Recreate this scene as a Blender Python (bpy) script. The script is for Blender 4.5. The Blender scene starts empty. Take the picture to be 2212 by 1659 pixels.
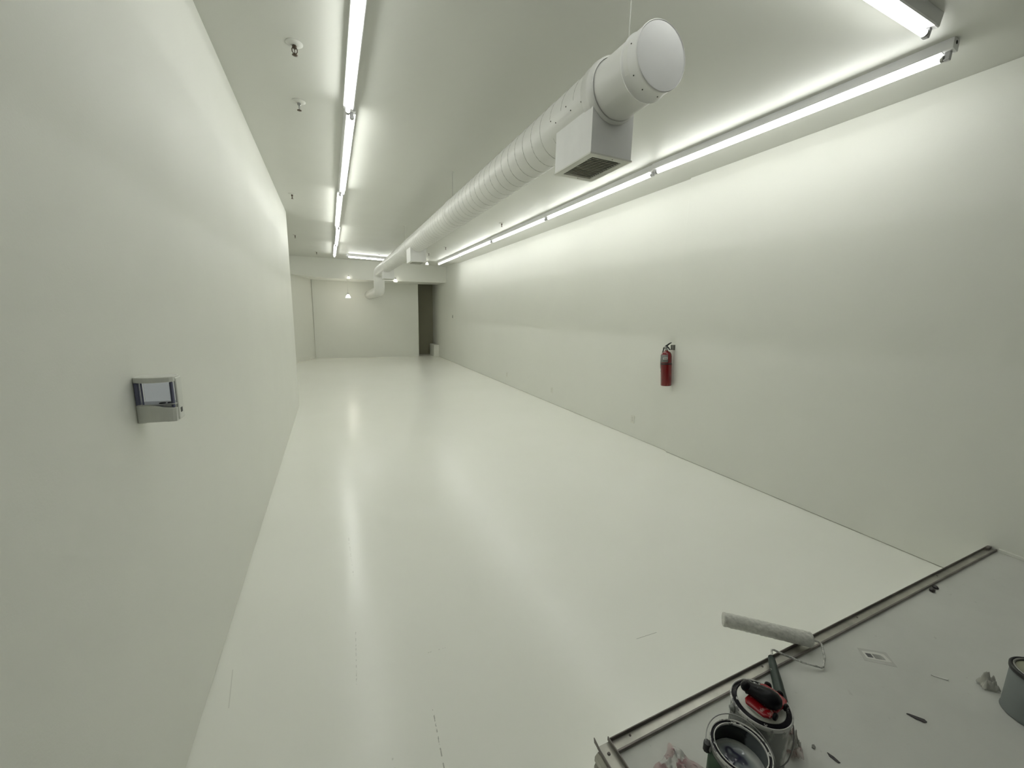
import bpy, bmesh, math, random
from math import pi, sin, cos, radians as RAD
from mathutils import Vector as V, Matrix, noise
random.seed(7)
C = bpy.context.scene.collection
SC = bpy.context.scene

# ------------------------------------------------------------------ materials
class NT:
    """thin helper round a material's node tree"""
    def __init__(s, name):
        s.m = bpy.data.materials.new(name); s.m.use_nodes = True
        s.t = s.m.node_tree; s.b = s.t.nodes['Principled BSDF']; s.o = s.t.nodes['Material Output']
    def n(s, typ, **kw):
        nd = s.t.nodes.new(typ)
        for k, v in kw.items():
            if k[0] == '_': nd.inputs[int(k[1:])].default_value = v
            else: setattr(nd, k, v)
        return nd
    def l(s, a, b): s.t.links.new(a, b)
    def math(s, op, a, b=None, c=None):
        nd = s.n('ShaderNodeMath', operation=op)
        for i, v in enumerate((a, b, c)):
            if v is None: continue
            if hasattr(v, 'links'): s.l(v, nd.inputs[i])
            else: nd.inputs[i].default_value = v
        return nd.outputs[0]
    def pos(s, obj=True):
        return s.n('ShaderNodeTexCoord').outputs['Object'] if obj else s.n('ShaderNodeNewGeometry').outputs['Position']
    def noise(s, co, scale, detail=3, rough=.5):
        nd = s.n('ShaderNodeTexNoise'); nd.inputs['Scale'].default_value = scale
        nd.inputs['Detail'].default_value = detail; nd.inputs['Roughness'].default_value = rough
        s.l(co, nd.inputs['Vector']); return nd.outputs['Fac']
    def ramp(s, f, stops):
        nd = s.n('ShaderNodeValToRGB'); e = nd.color_ramp.elements
        while len(e) < len(stops): e.new(1)
        for el, (p, c) in zip(e, stops):
            el.position = p; el.color = (*c, 1) if len(c) == 3 else c
        s.l(f, nd.inputs[0]); return nd.outputs[0]
    def mix(s, f, a, b):
        nd = s.n('ShaderNodeMix', data_type='RGBA')
        for sock, v in ((nd.inputs[0], f), (nd.inputs[6], a), (nd.inputs[7], b)):
            if hasattr(v, 'links'): s.l(v, sock)
            else: sock.default_value = (*v, 1) if isinstance(v, tuple) else v
        return nd.outputs[2]
    def bump(s, h, strength=.2, dist=.01, nrm=None):
        nd = s.n('ShaderNodeBump'); nd.inputs['Strength'].default_value = strength
        nd.inputs['Distance'].default_value = dist; s.l(h, nd.inputs['Height'])
        if nrm: s.l(nrm, nd.inputs['Normal'])
        return nd.outputs[0]

def plain(name, col, rough=.5, metal=0, bump=0, bscale=60, spec=.5, var=.06, vscale=4, coat=0):
    a = NT(name); co = a.pos()
    f = a.noise(co, vscale, 4)
    dark = tuple(c * (1 - var) for c in col); lite = tuple(min(1, c * (1 + var)) for c in col)
    a.l(a.ramp(f, [(.3, dark), (.7, lite)]), a.b.inputs['Base Color'])
    a.b.inputs['Roughness'].default_value = rough; a.b.inputs['Metallic'].default_value = metal
    a.b.inputs['Specular IOR Level'].default_value = spec; a.b.inputs['Coat Weight'].default_value = coat
    if bump: a.l(a.bump(a.noise(co, bscale, 4), bump, .004), a.b.inputs['Normal'])
    return a.m

def splat(name, base, spots, lo, hi, scale, rough=.4, metal=0, stretch=None):
    """a base colour with blotches of another colour (paint drips, smears)"""
    a = NT(name); co = a.pos()
    if stretch:
        mp = a.n('ShaderNodeMapping'); mp.inputs['Scale'].default_value = stretch; a.l(co, mp.inputs[0]); co = mp.outputs[0]
    f = a.ramp(a.noise(co, scale, 5, .6), [(lo, (0, 0, 0)), (hi, (1, 1, 1))])
    a.l(a.mix(f, base, spots), a.b.inputs['Base Color'])
    a.b.inputs['Roughness'].default_value = rough
    a.l(a.math('MULTIPLY', a.math('SUBTRACT', 1, f), metal), a.b.inputs['Metallic'])
    return a.m

def wall_paint(name, col, rough=.45, spec=.35, bump=.12):
    a = NT(name); co = a.pos(False)
    f = a.noise(co, .9, 5, .55)
    a.l(a.ramp(f, [(.3, tuple(c * .985 for c in col)), (.7, tuple(min(1, c * 1.01) for c in col))]), a.b.inputs['Base Color'])
    g = a.noise(co, 2.3, 4)
    a.l(a.math('MULTIPLY_ADD', g, .2, rough - .1), a.b.inputs['Roughness'])
    a.b.inputs['Specular IOR Level'].default_value = spec
    h = a.math('MULTIPLY_ADD', a.noise(co, 160, 2), .25, a.noise(co, 3, 3))
    a.l(a.bump(h, bump, .01), a.b.inputs['Normal'])
    return a.m

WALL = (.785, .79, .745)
M = {}
M['wall'] = wall_paint('white_wall_paint', WALL)
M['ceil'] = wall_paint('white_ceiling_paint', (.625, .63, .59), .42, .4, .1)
M['trim'] = plain('white_trim_paint', (.8, .8, .75), .4)
M['gap'] = plain('grey_shadow_gap', (.42, .41, .37), .7)  # grey that stands in for the shadow line under the walls
M['platform'] = None
M['passage'] = wall_paint('shade_toned_passage_wall', (.30, .29, .22), .7, .2)  # grey-brown that puts the passage's shade into the wall colour

def floor_mat():
    a = NT('glossy_white_floor_paint'); co = a.pos(False)
    sp = a.n('ShaderNodeSeparateXYZ'); a.l(co, sp.inputs[0]); x, y = sp.outputs[0], sp.outputs[1]
    W = .088
    u = a.math('DIVIDE', a.math('ADD', x, 10), W)
    pl = a.math('FLOOR', u); fr = a.math('SUBTRACT', u, pl)
    wn = a.n('ShaderNodeTexWhiteNoise', noise_dimensions='1D'); a.l(pl, wn.inputs['W']); rnd = wn.outputs['Value']
    # gentle tilt of every board, seams softened by the paint
    tilt = a.math('MULTIPLY', a.math('SUBTRACT', fr, .5), a.math('SUBTRACT', rnd, .5))
    seam = a.math('SUBTRACT', 1, a.math('POWER', a.math('MULTIPLY', a.math('ABSOLUTE', a.math('SUBTRACT', fr, .5)), 2), 8))
    big = a.noise(co, .55, 3)
    mp = a.n('ShaderNodeMapping'); mp.inputs['Scale'].default_value = (7, 1.2, 1); a.l(co, mp.inputs[0])
    brush = a.noise(mp.outputs[0], 2.2, 6, .62)
    fine = a.noise(co, 90, 3)
    h = a.math('MULTIPLY_ADD', tilt, .10, a.math('MULTIPLY', brush, .07))
    h = a.math('MULTIPLY_ADD', fine, .02, h)
    h = a.math('MULTIPLY_ADD', seam, .025, h)
    a.l(a.bump(h, .14, .012), a.b.inputs['Normal'])
    # satin paint with one thicker, glossier patch near the left row of lights
    ex = a.math('DIVIDE', a.math('SUBTRACT', x, .07), .20); ey = a.math('DIVIDE', a.math('SUBTRACT', y, 2.95), .95)
    ell = a.math('ADD', a.math('MULTIPLY', ex, ex), a.math('MULTIPLY', ey, ey))
    ell = a.math('ADD', ell, a.math('MULTIPLY', a.math('SUBTRACT', a.noise(co, 7, 4, .65), .5), 3.2))
    wet = a.ramp(ell, [(.2, (1, 1, 1)), (1.0, (0, 0, 0))])
    far = a.ramp(a.math('DIVIDE', y, 16), [(.2, (0, 0, 0)), (.65, (1, 1, 1))])
    rg = a.math('MULTIPLY_ADD', big, .04, .22)
    rg = a.math('SUBTRACT', rg, a.math('MULTIPLY', wet, .07))
    rg = a.math('SUBTRACT', rg, a.math('MULTIPLY', far, .03))
    a.l(a.math('MAXIMUM', rg, .1), a.b.inputs['Roughness'])
    col = a.ramp(a.noise(co, 1.3, 4), [(.3, (.925, .928, .88)), (.7, (.94, .943, .90))])
    # scuffs and scratches in the paint: short segments (x0,y0)-(x1,y1), width, strength
    broken = a.ramp(a.noise(co, 45, 2), [(.5, (0, 0, 0)), (.56, (1, 1, 1))])
    tot = None
    for (x0, y0, x1, y1, w, st, br) in [(1.446, 1.446, 1.582, 1.438, .0016, .5, 0), (.332, 1.50, .316, 1.22, .0022, .6, 1),
            (.046, 2.1, .03, 1.75, .0016, .35, 1), (.36, 1.80, .47, 1.795, .0016, .4, 1), (.05, 3.1, .06, 2.6, .003, .25, 1),
            (-.515, 2.07, -.49, 1.85, .002, .22, 0), (.14, 1.36, .16, 1.16, .003, .25, 1)]:
        cx, cy = (x0 + x1) / 2, (y0 + y1) / 2; L = math.hypot(x1 - x0, y1 - y0); dx, dy = (x1 - x0) / L, (y1 - y0) / L
        px, py = a.math('SUBTRACT', x, cx), a.math('SUBTRACT', y, cy)
        al = a.math('ABSOLUTE', a.math('ADD', a.math('MULTIPLY', px, dx), a.math('MULTIPLY', py, dy)))
        ac = a.math('ABSOLUTE', a.math('SUBTRACT', a.math('MULTIPLY', px, -dy), a.math('MULTIPLY', py, -dx)))
        k = a.math('MULTIPLY', a.math('LESS_THAN', al, L / 2), a.math('LESS_THAN', ac, w))
        k = a.math('MULTIPLY', k, st)
        if br: k = a.math('MULTIPLY', k, broken)
        tot = k if tot is None else a.math('MAXIMUM', tot, k)
    a.l(a.mix(tot, col, (.25, .24, .22)), a.b.inputs['Base Color'])
    a.b.inputs['Specular IOR Level'].default_value = .5
    return a.m
M['floor'] = floor_mat()

def platform_mat():
    a = NT('scuffed_grey_platform_paint'); co = a.pos(False)
    f = a.noise(co, 2.2, 6, .6)
    col = a.ramp(f, [(.3, (.60, .605, .58)), (.7, (.67, .675, .65))])
    s = a.ramp(a.noise(co, 26, 4, .65), [(.66, (0, 0, 0)), (.74, (1, 1, 1))])
    col = a.mix(a.math('MULTIPLY', s, .25), col, (.25, .24, .23))
    vo = a.n('ShaderNodeTexVoronoi', feature='F1'); vo.inputs['Scale'].default_value = 13; a.l(co, vo.inputs['Vector'])
    d = a.math('LESS_THAN', vo.outputs['Distance'], .028)
    wn = a.n('ShaderNodeTexWhiteNoise', noise_dimensions='3D'); a.l(vo.outputs['Position'], wn.inputs['Vector'])
    d = a.math('MULTIPLY', d, a.math('GREATER_THAN', wn.outputs['Value'], .66))
    col = a.mix(a.math('MULTIPLY', d, .7), col, (.12, .11, .10))
    a.l(col, a.b.inputs['Base Color']); a.b.inputs['Roughness'].default_value = .5
    a.l(a.bump(a.math('MULTIPLY_ADD', a.noise(co, 120, 3), .3, f), .15, .006), a.b.inputs['Normal'])
    return a.m
M['platform'] = platform_mat()

def emit(name, col, s):
    a = NT(name); e = a.n('ShaderNodeEmission'); e.inputs[0].default_value = (*col, 1); e.inputs[1].default_value = s
    a.l(e.outputs[0], a.o.inputs[0]); return a.m
TUBE = 13.0
M['tube'] = emit('lit_fluorescent_tube', (.985, 1.0, .945), TUBE)
M['tube_dim'] = emit('dimmed_fluorescent_tube', (.985, 1.0, .955), TUBE * .72)  # output turned down only to darken the walls and ceiling nearby
M['bulb'] = emit('lit_lamp_bulb', (1.0, .95, .82), 20)
M['bulb_dim'] = emit('dim_lamp_bulb', (1.0, .96, .84), 3.2)
M['housing'] = plain('white_enamelled_steel', (.78, .78, .79), .35, var=.03)
M['socket'] = plain('grey_plastic_lampholder', (.5, .5, .52), .5)
M['black_hole'] = plain('black_opening', (.015, .015, .013), .8)
M['duct'] = plain('white_painted_duct_metal', (.68, .68, .655), .38, bump=.08, bscale=6, var=.04, vscale=2)
M['seam'] = plain('grey_painted_duct_seam', (.47, .47, .44), .5)
M['duct_cap'] = plain('white_painted_duct_cap', (.70, .70, .69), .4, bump=.06, bscale=8)
M['grille'] = plain('white_grille_frame', (.60, .60, .55), .4)
M['louvre'] = plain('grey_grille_louvre', (.50, .50, .45), .5)
M['screw'] = plain('dark_screw_head', (.08, .08, .07), .4, .6)
M['brass'] = plain('tarnished_bronze', (.10, .075, .055), .4, .7)
M['chrome'] = plain('dull_chrome', (.30, .30, .29), .3, .8)
M['white_plastic'] = plain('white_abs_plastic', (.72, .73, .69), .35, var=.02)
M['outlet'] = plain('painted_over_plastic', (.74, .74, .68), .4, var=.02)
M['dark'] = plain('black_plastic', (.012, .012, .014), .35)
M['red'] = plain('red_enamel', (.155, .002, .003), .25, var=.05, coat=.4)
M['alu'] = plain('worn_aluminium', (.46, .45, .41), .38, .75, bump=.1, bscale=30, var=.2, vscale=9)
M['alu_dark'] = plain('tarnished_aluminium_edge', (.22, .20, .19), .5, .5, var=.25, vscale=12)
M['hanger'] = plain('painted_hanger_rod', (.5, .5, .46), .5)
# ------------------------------------------------------------------ mesh building
class MB:
    def __init__(s): s.bm = bmesh.new(); s.mats = []; s.smooth = True
    def _m(s, mat):
        if mat is None: return 0
        if mat not in s.mats: s.mats.append(mat)
        return s.mats.index(mat)
    def face(s, vs, mi=0, smooth=False):
        try:
            f = s.bm.faces.new(vs); f.material_index = mi; f.smooth = smooth; return f
        except ValueError: return None
    def box(s, a, b, mat=None, M_=None):
        mi = s._m(mat); M_ = M_ or Matrix()
        p = [s.bm.verts.new(M_ @ V((x, y, z))) for x in (a[0], b[0]) for y in (a[1], b[1]) for z in (a[2], b[2])]
        for q in ((0, 1, 3, 2), (4, 6, 7, 5), (0, 4, 5, 1), (2, 3, 7, 6), (0, 2, 6, 4), (1, 5, 7, 3)): s.face([p[i] for i in q], mi)
        return s
    def prism(s, pts, z0, z1, mat=None, M_=None, smooth=False):
        """outline pts (x,y) extruded from z0 to z1"""
        mi = s._m(mat); M_ = M_ or Matrix()
        lo = [s.bm.verts.new(M_ @ V((x, y, z0))) for x, y in pts]; hi = [s.bm.verts.new(M_ @ V((x, y, z1))) for x, y in pts]
        n = len(pts); s.face(lo[::-1], mi); s.face(hi, mi)
        for i in range(n): s.face([lo[i], lo[(i + 1) % n], hi[(i + 1) % n], hi[i]], mi, smooth)
        return s
    def lathe(s, prof, mat=None, M_=None, seg=32, cap=True, smooth=True):
        """profile (r,z) turned about z"""
        mi = s._m(mat); M_ = M_ or Matrix(); rings = []
        for r, z in prof:
            if r < 1e-6: rings.append([s.bm.verts.new(M_ @ V((0, 0, z)))])
            else: rings.append([s.bm.verts.new(M_ @ V((r * cos(2 * pi * k / seg), r * sin(2 * pi * k / seg), z))) for k in range(seg)])
        for A, B in zip(rings, rings[1:]):
            for k in range(seg):
                k2 = (k + 1) % seg
                if len(A) == 1 and len(B) == 1: continue
                if len(A) == 1: s.face([A[0], B[k2], B[k]], mi, smooth)
                elif len(B) == 1: s.face([A[k], A[k2], B[0]], mi, smooth)
                else: s.face([A[k], A[k2], B[k2], B[k]], mi, smooth)
        if cap:
            if len(rings[0]) > 1: s.face(rings[0][::-1], mi)
            if len(rings[-1]) > 1: s.face(rings[-1], mi)
        return s
    def tube(s, pts, r, mat=None, seg=10, cap=True, rs=None):
        """round tube along a polyline"""
        mi = s._m(mat); pts = [V(p) for p in pts]; rings = []; nrm = None
        for i, p in enumerate(pts):
            t = (pts[min(i + 1, len(pts) - 1)] - pts[max(i - 1, 0)]).normalized()
            if nrm is None:
                nrm = t.orthogonal().normalized()
            nrm = (nrm - t * nrm.dot(t)).normalized(); b = t.cross(nrm); rr = rs[i] if rs else r
            rings.append([s.bm.verts.new(p + rr * (cos(2 * pi * k / seg) * nrm + sin(2 * pi * k / seg) * b)) for k in range(seg)])
        for A, B in zip(rings, rings[1:]):
            for k in range(seg): s.face([A[k], A[(k + 1) % seg], B[(k + 1) % seg], B[k]], mi, True)
        if cap: s.face(rings[0][::-1], mi); s.face(rings[-1], mi)
        return s
    def build(s, name, mat=None, parent=None, loc=(0, 0, 0), bevel=0, bseg=2, fix=True):
        if fix: bmesh.ops.recalc_face_normals(s.bm, faces=s.bm.faces)
        me = bpy.data.meshes.new(name); s.bm.to_mesh(me); s.bm.free()
        for m in ([mat] if mat else s.mats): me.materials.append(m)
        o = bpy.data.objects.new(name, me); C.objects.link(o); o.location = loc
        if parent: o.parent = parent
        if bevel:
            b = o.modifiers.new('edge', 'BEVEL'); b.width = bevel; b.segments = bseg; b.limit_method = 'ANGLE'; b.angle_limit = RAD(40)
        return o
def tag(o, label, cat, group=None):
    o['label'] = label; o['category'] = cat
    if group: o['group'] = group
    return o
def thing(name, label, cat, loc=(0, 0, 0), rot=(0, 0, 0), group=None):
    o = bpy.data.objects.new(name, None); C.objects.link(o); o.location = loc; o.rotation_euler = rot; o.empty_display_size = .05
    return tag(o, label, cat, group)
def struct(o): o['kind'] = 'structure'; return o
def copy_tree(o, parent=None):
    c = o.copy(); C.objects.link(c)
    if parent: c.parent = parent
    for ch in [x for x in SC.objects if x.parent == o]: copy_tree(ch, c)
    return c
def T(x, y, z): return Matrix.Translation((x, y, z))

# ------------------------------------------------------------------ the room
H = 3.366; HB = H + .05; XL = -.584; XR = 3.98; XN = 3.951; YB = 16.1; ZP = .267; PY = .905; PX = .785
struct(MB().box((-3.2, -2.2, -.12), (4.2, 18, 0)).build('floor', M['floor']))
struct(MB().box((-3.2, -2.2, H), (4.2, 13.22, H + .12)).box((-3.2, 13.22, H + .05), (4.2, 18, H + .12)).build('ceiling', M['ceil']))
struct(MB().box((XL - .15, -2.2, .005), (XL, 8.12, H)).build('wall_left', M['wall'], bevel=.006))
struct(MB().box((XL - .15, -2.2, 0), (XL - .006, 8.114, .005)).build('shadow_gap_left', M['gap']))  # no real board: recessed grey strip imitating the shadow gap under the wall
struct(MB().box((XR, 3.6, .006), (XR + .15, 18, HB)).build('wall_right', M['wall']))
struct(MB().box((XR + .006, 3.6, 0), (XR + .15, 18, .006)).build('shadow_gap_right', M['gap']))  # grey strip painted as the shadow line at the right wall's foot
struct(MB().box((XN, -2.2, .006), (XR + .15, 3.735, H)).build('wall_near_right', M['wall'], bevel=.004))
struct(MB().box((XN + .005, -2.2, 0), (XR + .15, 3.73, .006)).build('shadow_gap_near_right', M['gap']))  # same painted shadow line below the stepped-out near wall
struct(MB().box((-.52, YB, 0), (3.2, YB + .15, HB)).build('wall_back', M['wall'], bevel=.004))
struct(MB().box((3.176, YB - .008, 0), (3.208, YB + .154, 2.82)).build('trim_1', M['trim'], bevel=.004))
# slanted wall at the far left and the closed-off recess behind the near partition
d0, d1 = V((-2.5, 11.68)), V((-.45, 16.30)); dv = (d1 - d0).normalized(); dn = V((-dv.y, dv.x)) * .15
struct(MB().prism([d0, d1, d1 + dn, d0 + dn], 0, HB).build('wall_far_left', M['wall']))
bn = V((dv.y, -dv.x)) * .014
struct(MB().prism([d0, d1, d1 + bn, d0 + bn], 0, .10).build('baseboard_far_left', M['trim'], bevel=.003))
struct(MB().box((-2.65, 8, 0), (-2.5, 11.9, H)).build('wall_recess_left', M['wall']))
struct(MB().box((-2.65, 7.9, 0), (XL - .02, 8.0, H)).build('wall_recess_front', M['wall']))
# passage behind the back wall
struct(MB().box((1.2, 16.95, 0), (4.1, 17.1, HB)).build('wall_passage_back', M['passage']))
struct(MB().box((1.05, 16.2, 0), (1.2, 17.1, HB)).build('wall_passage_left', M['passage']))
# dropped beam across the far end
F = [(-2.4, 14.8, 2.92), (-1.02, 14.8, 2.843), (-.30, 14.8, 2.786), (1.36, 14.8, 2.782), (XR, 14.76, 2.838)]; HB = H + .05
m = MB(); lo = [m.bm.verts.new(V(p)) for p in F]; hi = [m.bm.verts.new(V((p[0], p[1], HB))) for p in F]
lb = [m.bm.verts.new(V((p[0], 16.14, p[2]))) for p in F]; hb = [m.bm.verts.new(V((p[0], 16.14, HB))) for p in F]
for i in range(4):
    m.face([lo[i], lo[i + 1], hi[i + 1], hi[i]]); m.face([lb[i], lb[i + 1], lo[i + 1], lo[i]])
    m.face([hb[i], hb[i + 1], lb[i + 1], lb[i]]); m.face([hi[i], hi[i + 1], hb[i + 1], hb[i]])
m.face([lo[0], hi[0], hb[0], lb[0]]); m.face([lo[4], lb[4], hb[4], hi[4]])
struct(m.build('beam', M['wall']))
# raised platform at the front right
struct(MB().box((PX, -2.2, 0), (XN - .001, PY - .004, ZP)).build('floor_platform', M['platform']))
struct(MB().box((XN - .014, -2.2, ZP), (XN, PY - .05, ZP + .022)).build('baseboard_platform', M['trim'], bevel=.003))

# low boxed-in pipe against the right wall inside the passage
t = thing('pipe_casing', 'low white boxed casing on the floor of the dark passage at the far end', 'casing', (3.77, 15.9, 0))
MB().box((0, 0, 0), (.205, .75, .45)).build('casing_box', M['trim'], t, bevel=.006)
MB().box((-.006, -.006, .45), (.205, .75, .468)).build('casing_lid', M['trim'], t, bevel=.004)

# ------------------------------------------------------------------ metal track round the platform edge
tf = thing('sill_track', 'long worn aluminium channel along the front edge of the raised grey platform', 'metal track', (0, 0, 0), group='metal tracks on the platform edge')
x0, x1 = PX + .036, XN - .006
m = MB().box((x0, PY - .046, ZP), (x1, PY, ZP + .004)).build('track_base', M['alu'], tf)
MB().box((x0, PY - .004, ZP + .004), (x1, PY, ZP + .018)).build('outer_flange', M['alu_dark'], tf, bevel=.001)
MB().box((x0, PY - .046, ZP + .004), (x1, PY - .039, ZP + .013)).build('inner_flange', M['alu_dark'], tf, bevel=.001)
for xx in (.90, 1.62, 2.35, 3.2):
    MB().lathe([(.0045, 0), (.004, .002), (0, .0025)], None, T(xx, PY - .014, ZP + .004), 10).build('track_screw', M['alu_dark'], tf)
MB().box((x1 - .05, PY - .02, ZP + .004), (x1, PY - .004, ZP + .02)).build('end_clip', M['alu_dark'], tf)
ts = thing('sill_track', 'short aluminium channel turning the corner down the side of the raised platform', 'metal track', (0, 0, 0), group='metal tracks on the platform edge')
MB().box((PX - .018, -2.0, ZP), (PX + .032, PY - .002, ZP + .006)).build('track_base', M['alu'], ts)
MB().box((PX + .029, -2.0, ZP + .006), (PX + .033, PY + .004, ZP + .021)).build('inner_flange', M['alu_dark'], ts, bevel=.001)
m = MB(); m.prism([(-2.0, ZP + .006), (PY - .03, ZP + .006), (PY + .012, ZP + .010), (PY + .016, ZP + .026), (PY - .02, ZP + .016), (-2.0, ZP + .016)], PX - .021, PX - .018,
    M_=Matrix(((0, 0, 1, 0), (1, 0, 0, 0), (0, 1, 0, 0), (0, 0, 0, 1)))).build('outer_flange', M['alu_dark'], ts)
MB().lathe([(.006, 0), (.005, .0025), (0, .003)], None, T(PX + .006, PY - .035, ZP + .006), 12).build('track_screw', M['alu_dark'], ts)
m = MB()
prof = [(PX - .001, ZP), (PX - .022, ZP), (PX - .034, ZP - .012), (PX - .034, ZP - .03), (PX - .026, ZP - .036), (PX - .034, ZP - .05), (PX - .034, 0), (PX - .001, 0)]
m.prism([(x, z) for x, z in prof], -2.0, PY - .012, M_=Matrix(((1, 0, 0, 0), (0, 0, 1, 0), (0, 1, 0, 0), (0, 0, 0, 1)))).build('side_fascia', M['alu'], ts)

# ------------------------------------------------------------------ fluorescent strip lights
ZT = 3.285; RT = .0163
def strip_light(label, a, b, tilt=0, dim=False):
    """a, b: end points (x,y) of the fixture on the ceiling"""
    a, b = V((*a, 0)), V((*b, 0)); L = (b - a).length; ang = math.atan2(b.y - a.y, b.x - a.x)
    t = thing('fluorescent_strip_light', label, 'ceiling light', (a.x, a.y, H), (0, 0, ang), 'fluorescent strip lights under the ceiling')
    R = Matrix.Rotation(tilt, 4, 'X'); g = .012
    # housing: folded channel, cross-section in (y,z) swept along x
    Mx = R @ Matrix(((0, 0, 1, 0), (1, 0, 0, 0), (0, 1, 0, 0), (0, 0, 0, 1)))
    MB().prism([(-.036, .012), (-.036, -.056), (-.031, -.060), (.031, -.060), (.036, -.056), (.036, .012)], .004, L - .004, M_=Mx).build('housing', M['housing'], t, bevel=.002)
    MB().prism([(-.040, -.055), (-.036, -.062), (.036, -.062), (.040, -.055), (.036, -.052), (-.036, -.052)], .05, L - .05, M_=Mx).build('cover_plate', M['housing'], t)
    for x in (.018, L - .046):
        h = MB().box((x, -.014, -.104), (x + .028, .014, -.058), M_=R).build('lampholder', M['socket'], t, bevel=.004)
    for x in (.0035, L - .0035):
        MB().lathe([(.010, -.0008), (.010, .0008)], None, R @ T(x, 0, -.02) @ Matrix.Rotation(pi / 2, 4, 'Y'), 14).build('knockout_hole', M['black_hole'], t)
    tb = MB().tube([R @ V((.044, 0, -.086)), R @ V((L - .044, 0, -.086))], RT, seg=14).build('tube', M['tube_dim' if dim else 'tube'], t)
    for x in (.040, L - .060):
        MB().tube([R @ V((x, 0, -.086)), R @ V((x + .02, 0, -.086))], RT + .0012, seg=14).build('tube_cap', M['chrome'], t)
    return t
LY = [1.32, 3.745, 6.19, 8.69, 10.93, 13.16]; RY = [1.33, 3.62, 6.03, 8.45, 10.88, 13.2]
o5 = ['nearest', 'second nearest', 'middle', 'fourth from the near end', 'farthest']
tl = [.2, -.2, .2, -.2, .12]; tr = [.05, 0, -.05, .10, 0]
for i in range(5):
    strip_light('lit fluorescent strip light, %s in the row beside the left wall' % o5[i], (.229, LY[i]), (.229, LY[i + 1]), tl[i], i == 0)
for i in range(5):
    xa = 3.385 if i == 0 else 3.30
    strip_light('lit fluorescent strip light, %s in the row along the right wall' % o5[i], (xa, RY[i]), (3.285 if i == 0 else 3.30, RY[i + 1]), tr[i])
strip_light('lit fluorescent strip light running crosswise in front of the far beam', (.535, 12.97), (2.02, 13.12), 0)
strip_light('lit fluorescent strip light running crosswise at the near end, close to the duct cap', (.62, 1.30), (3.055, 1.313), .15, True)

# ------------------------------------------------------------------ spiral air duct
XD, ZD, RD = 1.40, 2.885, .152
duct = thing('air_duct', 'long round white spiral air duct hung under the ceiling, ending in a flat cap', 'air duct', (XD, 1.56, ZD))
RX = Matrix.Rotation(-pi / 2, 4, 'X')       # lathe axis z -> +y
def ly(y): return y - 1.56
DL = 12.55
MB().lathe([(RD, ly(1.90)), (RD, ly(DL))], None, RX, 48, cap=False).build('duct_tube', M['duct'], duct)
# helical lock seam
m = MB(); pts = []; n = 28; y = 1.97
while y < DL - .02:
    k = len(pts); aa = 2 * pi * k / n; y = 1.97 + .125 * k / n
    pts.append((cos(aa) * (RD + .0004), ly(y), sin(aa) * (RD + .0004)))
m.tube(pts, .0017, seg=4).build('spiral_seam', M['seam'], duct)
# near end: collar, sleeve, cap
MB().lathe([(RD - .006, ly(1.955)), (RD + .006, ly(1.955)), (RD + .006, ly(1.905)), (RD + .009, ly(1.900)), (RD + .006, ly(1.895)), (RD + .004, ly(1.866)), (RD - .006, ly(1.862))], None, RX, 48, cap=False).build('duct_collar', M['duct'], duct)
MB().lathe([(RD - .004, ly(1.87)), (RD - .010, ly(1.86)), (RD - .012, ly(1.62))], None, RX @ T(0.004, 0, 0), 48, cap=False).build('end_sleeve', M['duct'], duct)
MB().lathe([(RD - .013, ly(1.665)), (RD - .006, ly(1.662)), (RD - .004, ly(1.655)), (RD - .010, ly(1.648)), (RD - .011, ly(1.572)), (RD - .009, ly(1.560)), (RD - .013, ly(1.556)), (RD - .015, ly(1.558))], None, RX @ T(.006, 0, 0), 48, cap=False).build('end_cap', M['duct_cap'], duct)
MB().lathe([(RD - .0145, ly(1.5585)), (0, ly(1.5585))], None, RX @ T(.006, 0, 0), 48, cap=False, smooth=False).build('cap_disc', M['duct_cap'], duct)
for aa in (-2.5, -2.0, -1.35, -.6, .3, 2.9):
    rr = RD - .010
    MB().lathe([(.003, 0), (.0025, .0025), (0, .003)], None, T(.006 + rr * cos(aa), ly(1.60), rr * sin(aa)) @ Matrix.Rotation(aa, 4, 'Y').inverted() @ Matrix.Rotation(pi / 2, 4, 'Y'), 8).build('cap_screw', M['screw'], duct)
for yy in (4.70, 7.35, 7.50, 10.6):
    MB().lathe([(RD + .0005, ly(yy)), (RD + .005, ly(yy + .004)), (RD + .005, ly(yy + .05)), (RD + .0005, ly(yy + .054))], None, RX, 48, cap=False).build('joint_band', M['duct'], duct)
# the far elbow dips below the beam and runs on into the back wall
pts = [(0, ly(DL), 0)]
for k in range(1, 9):
    a = pi / 2 * k / 8; pts.append((0, ly(DL) + .19 * sin(a), -.19 * (1 - cos(a))))
pts += [(0, ly(DL) + .19, -.36)]
rb = .19
for k in range(1, 9):
    a = pi / 2 * k / 8; pts.append((0, ly(DL) + .19 + rb * (1 - cos(a)), -.36 - rb * sin(a)))
pts.append((0, ly(16.13), -.36 - rb))
MB().tube(pts, RD + .002, seg=36).build('duct_elbow', M['duct'], duct)
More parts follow.
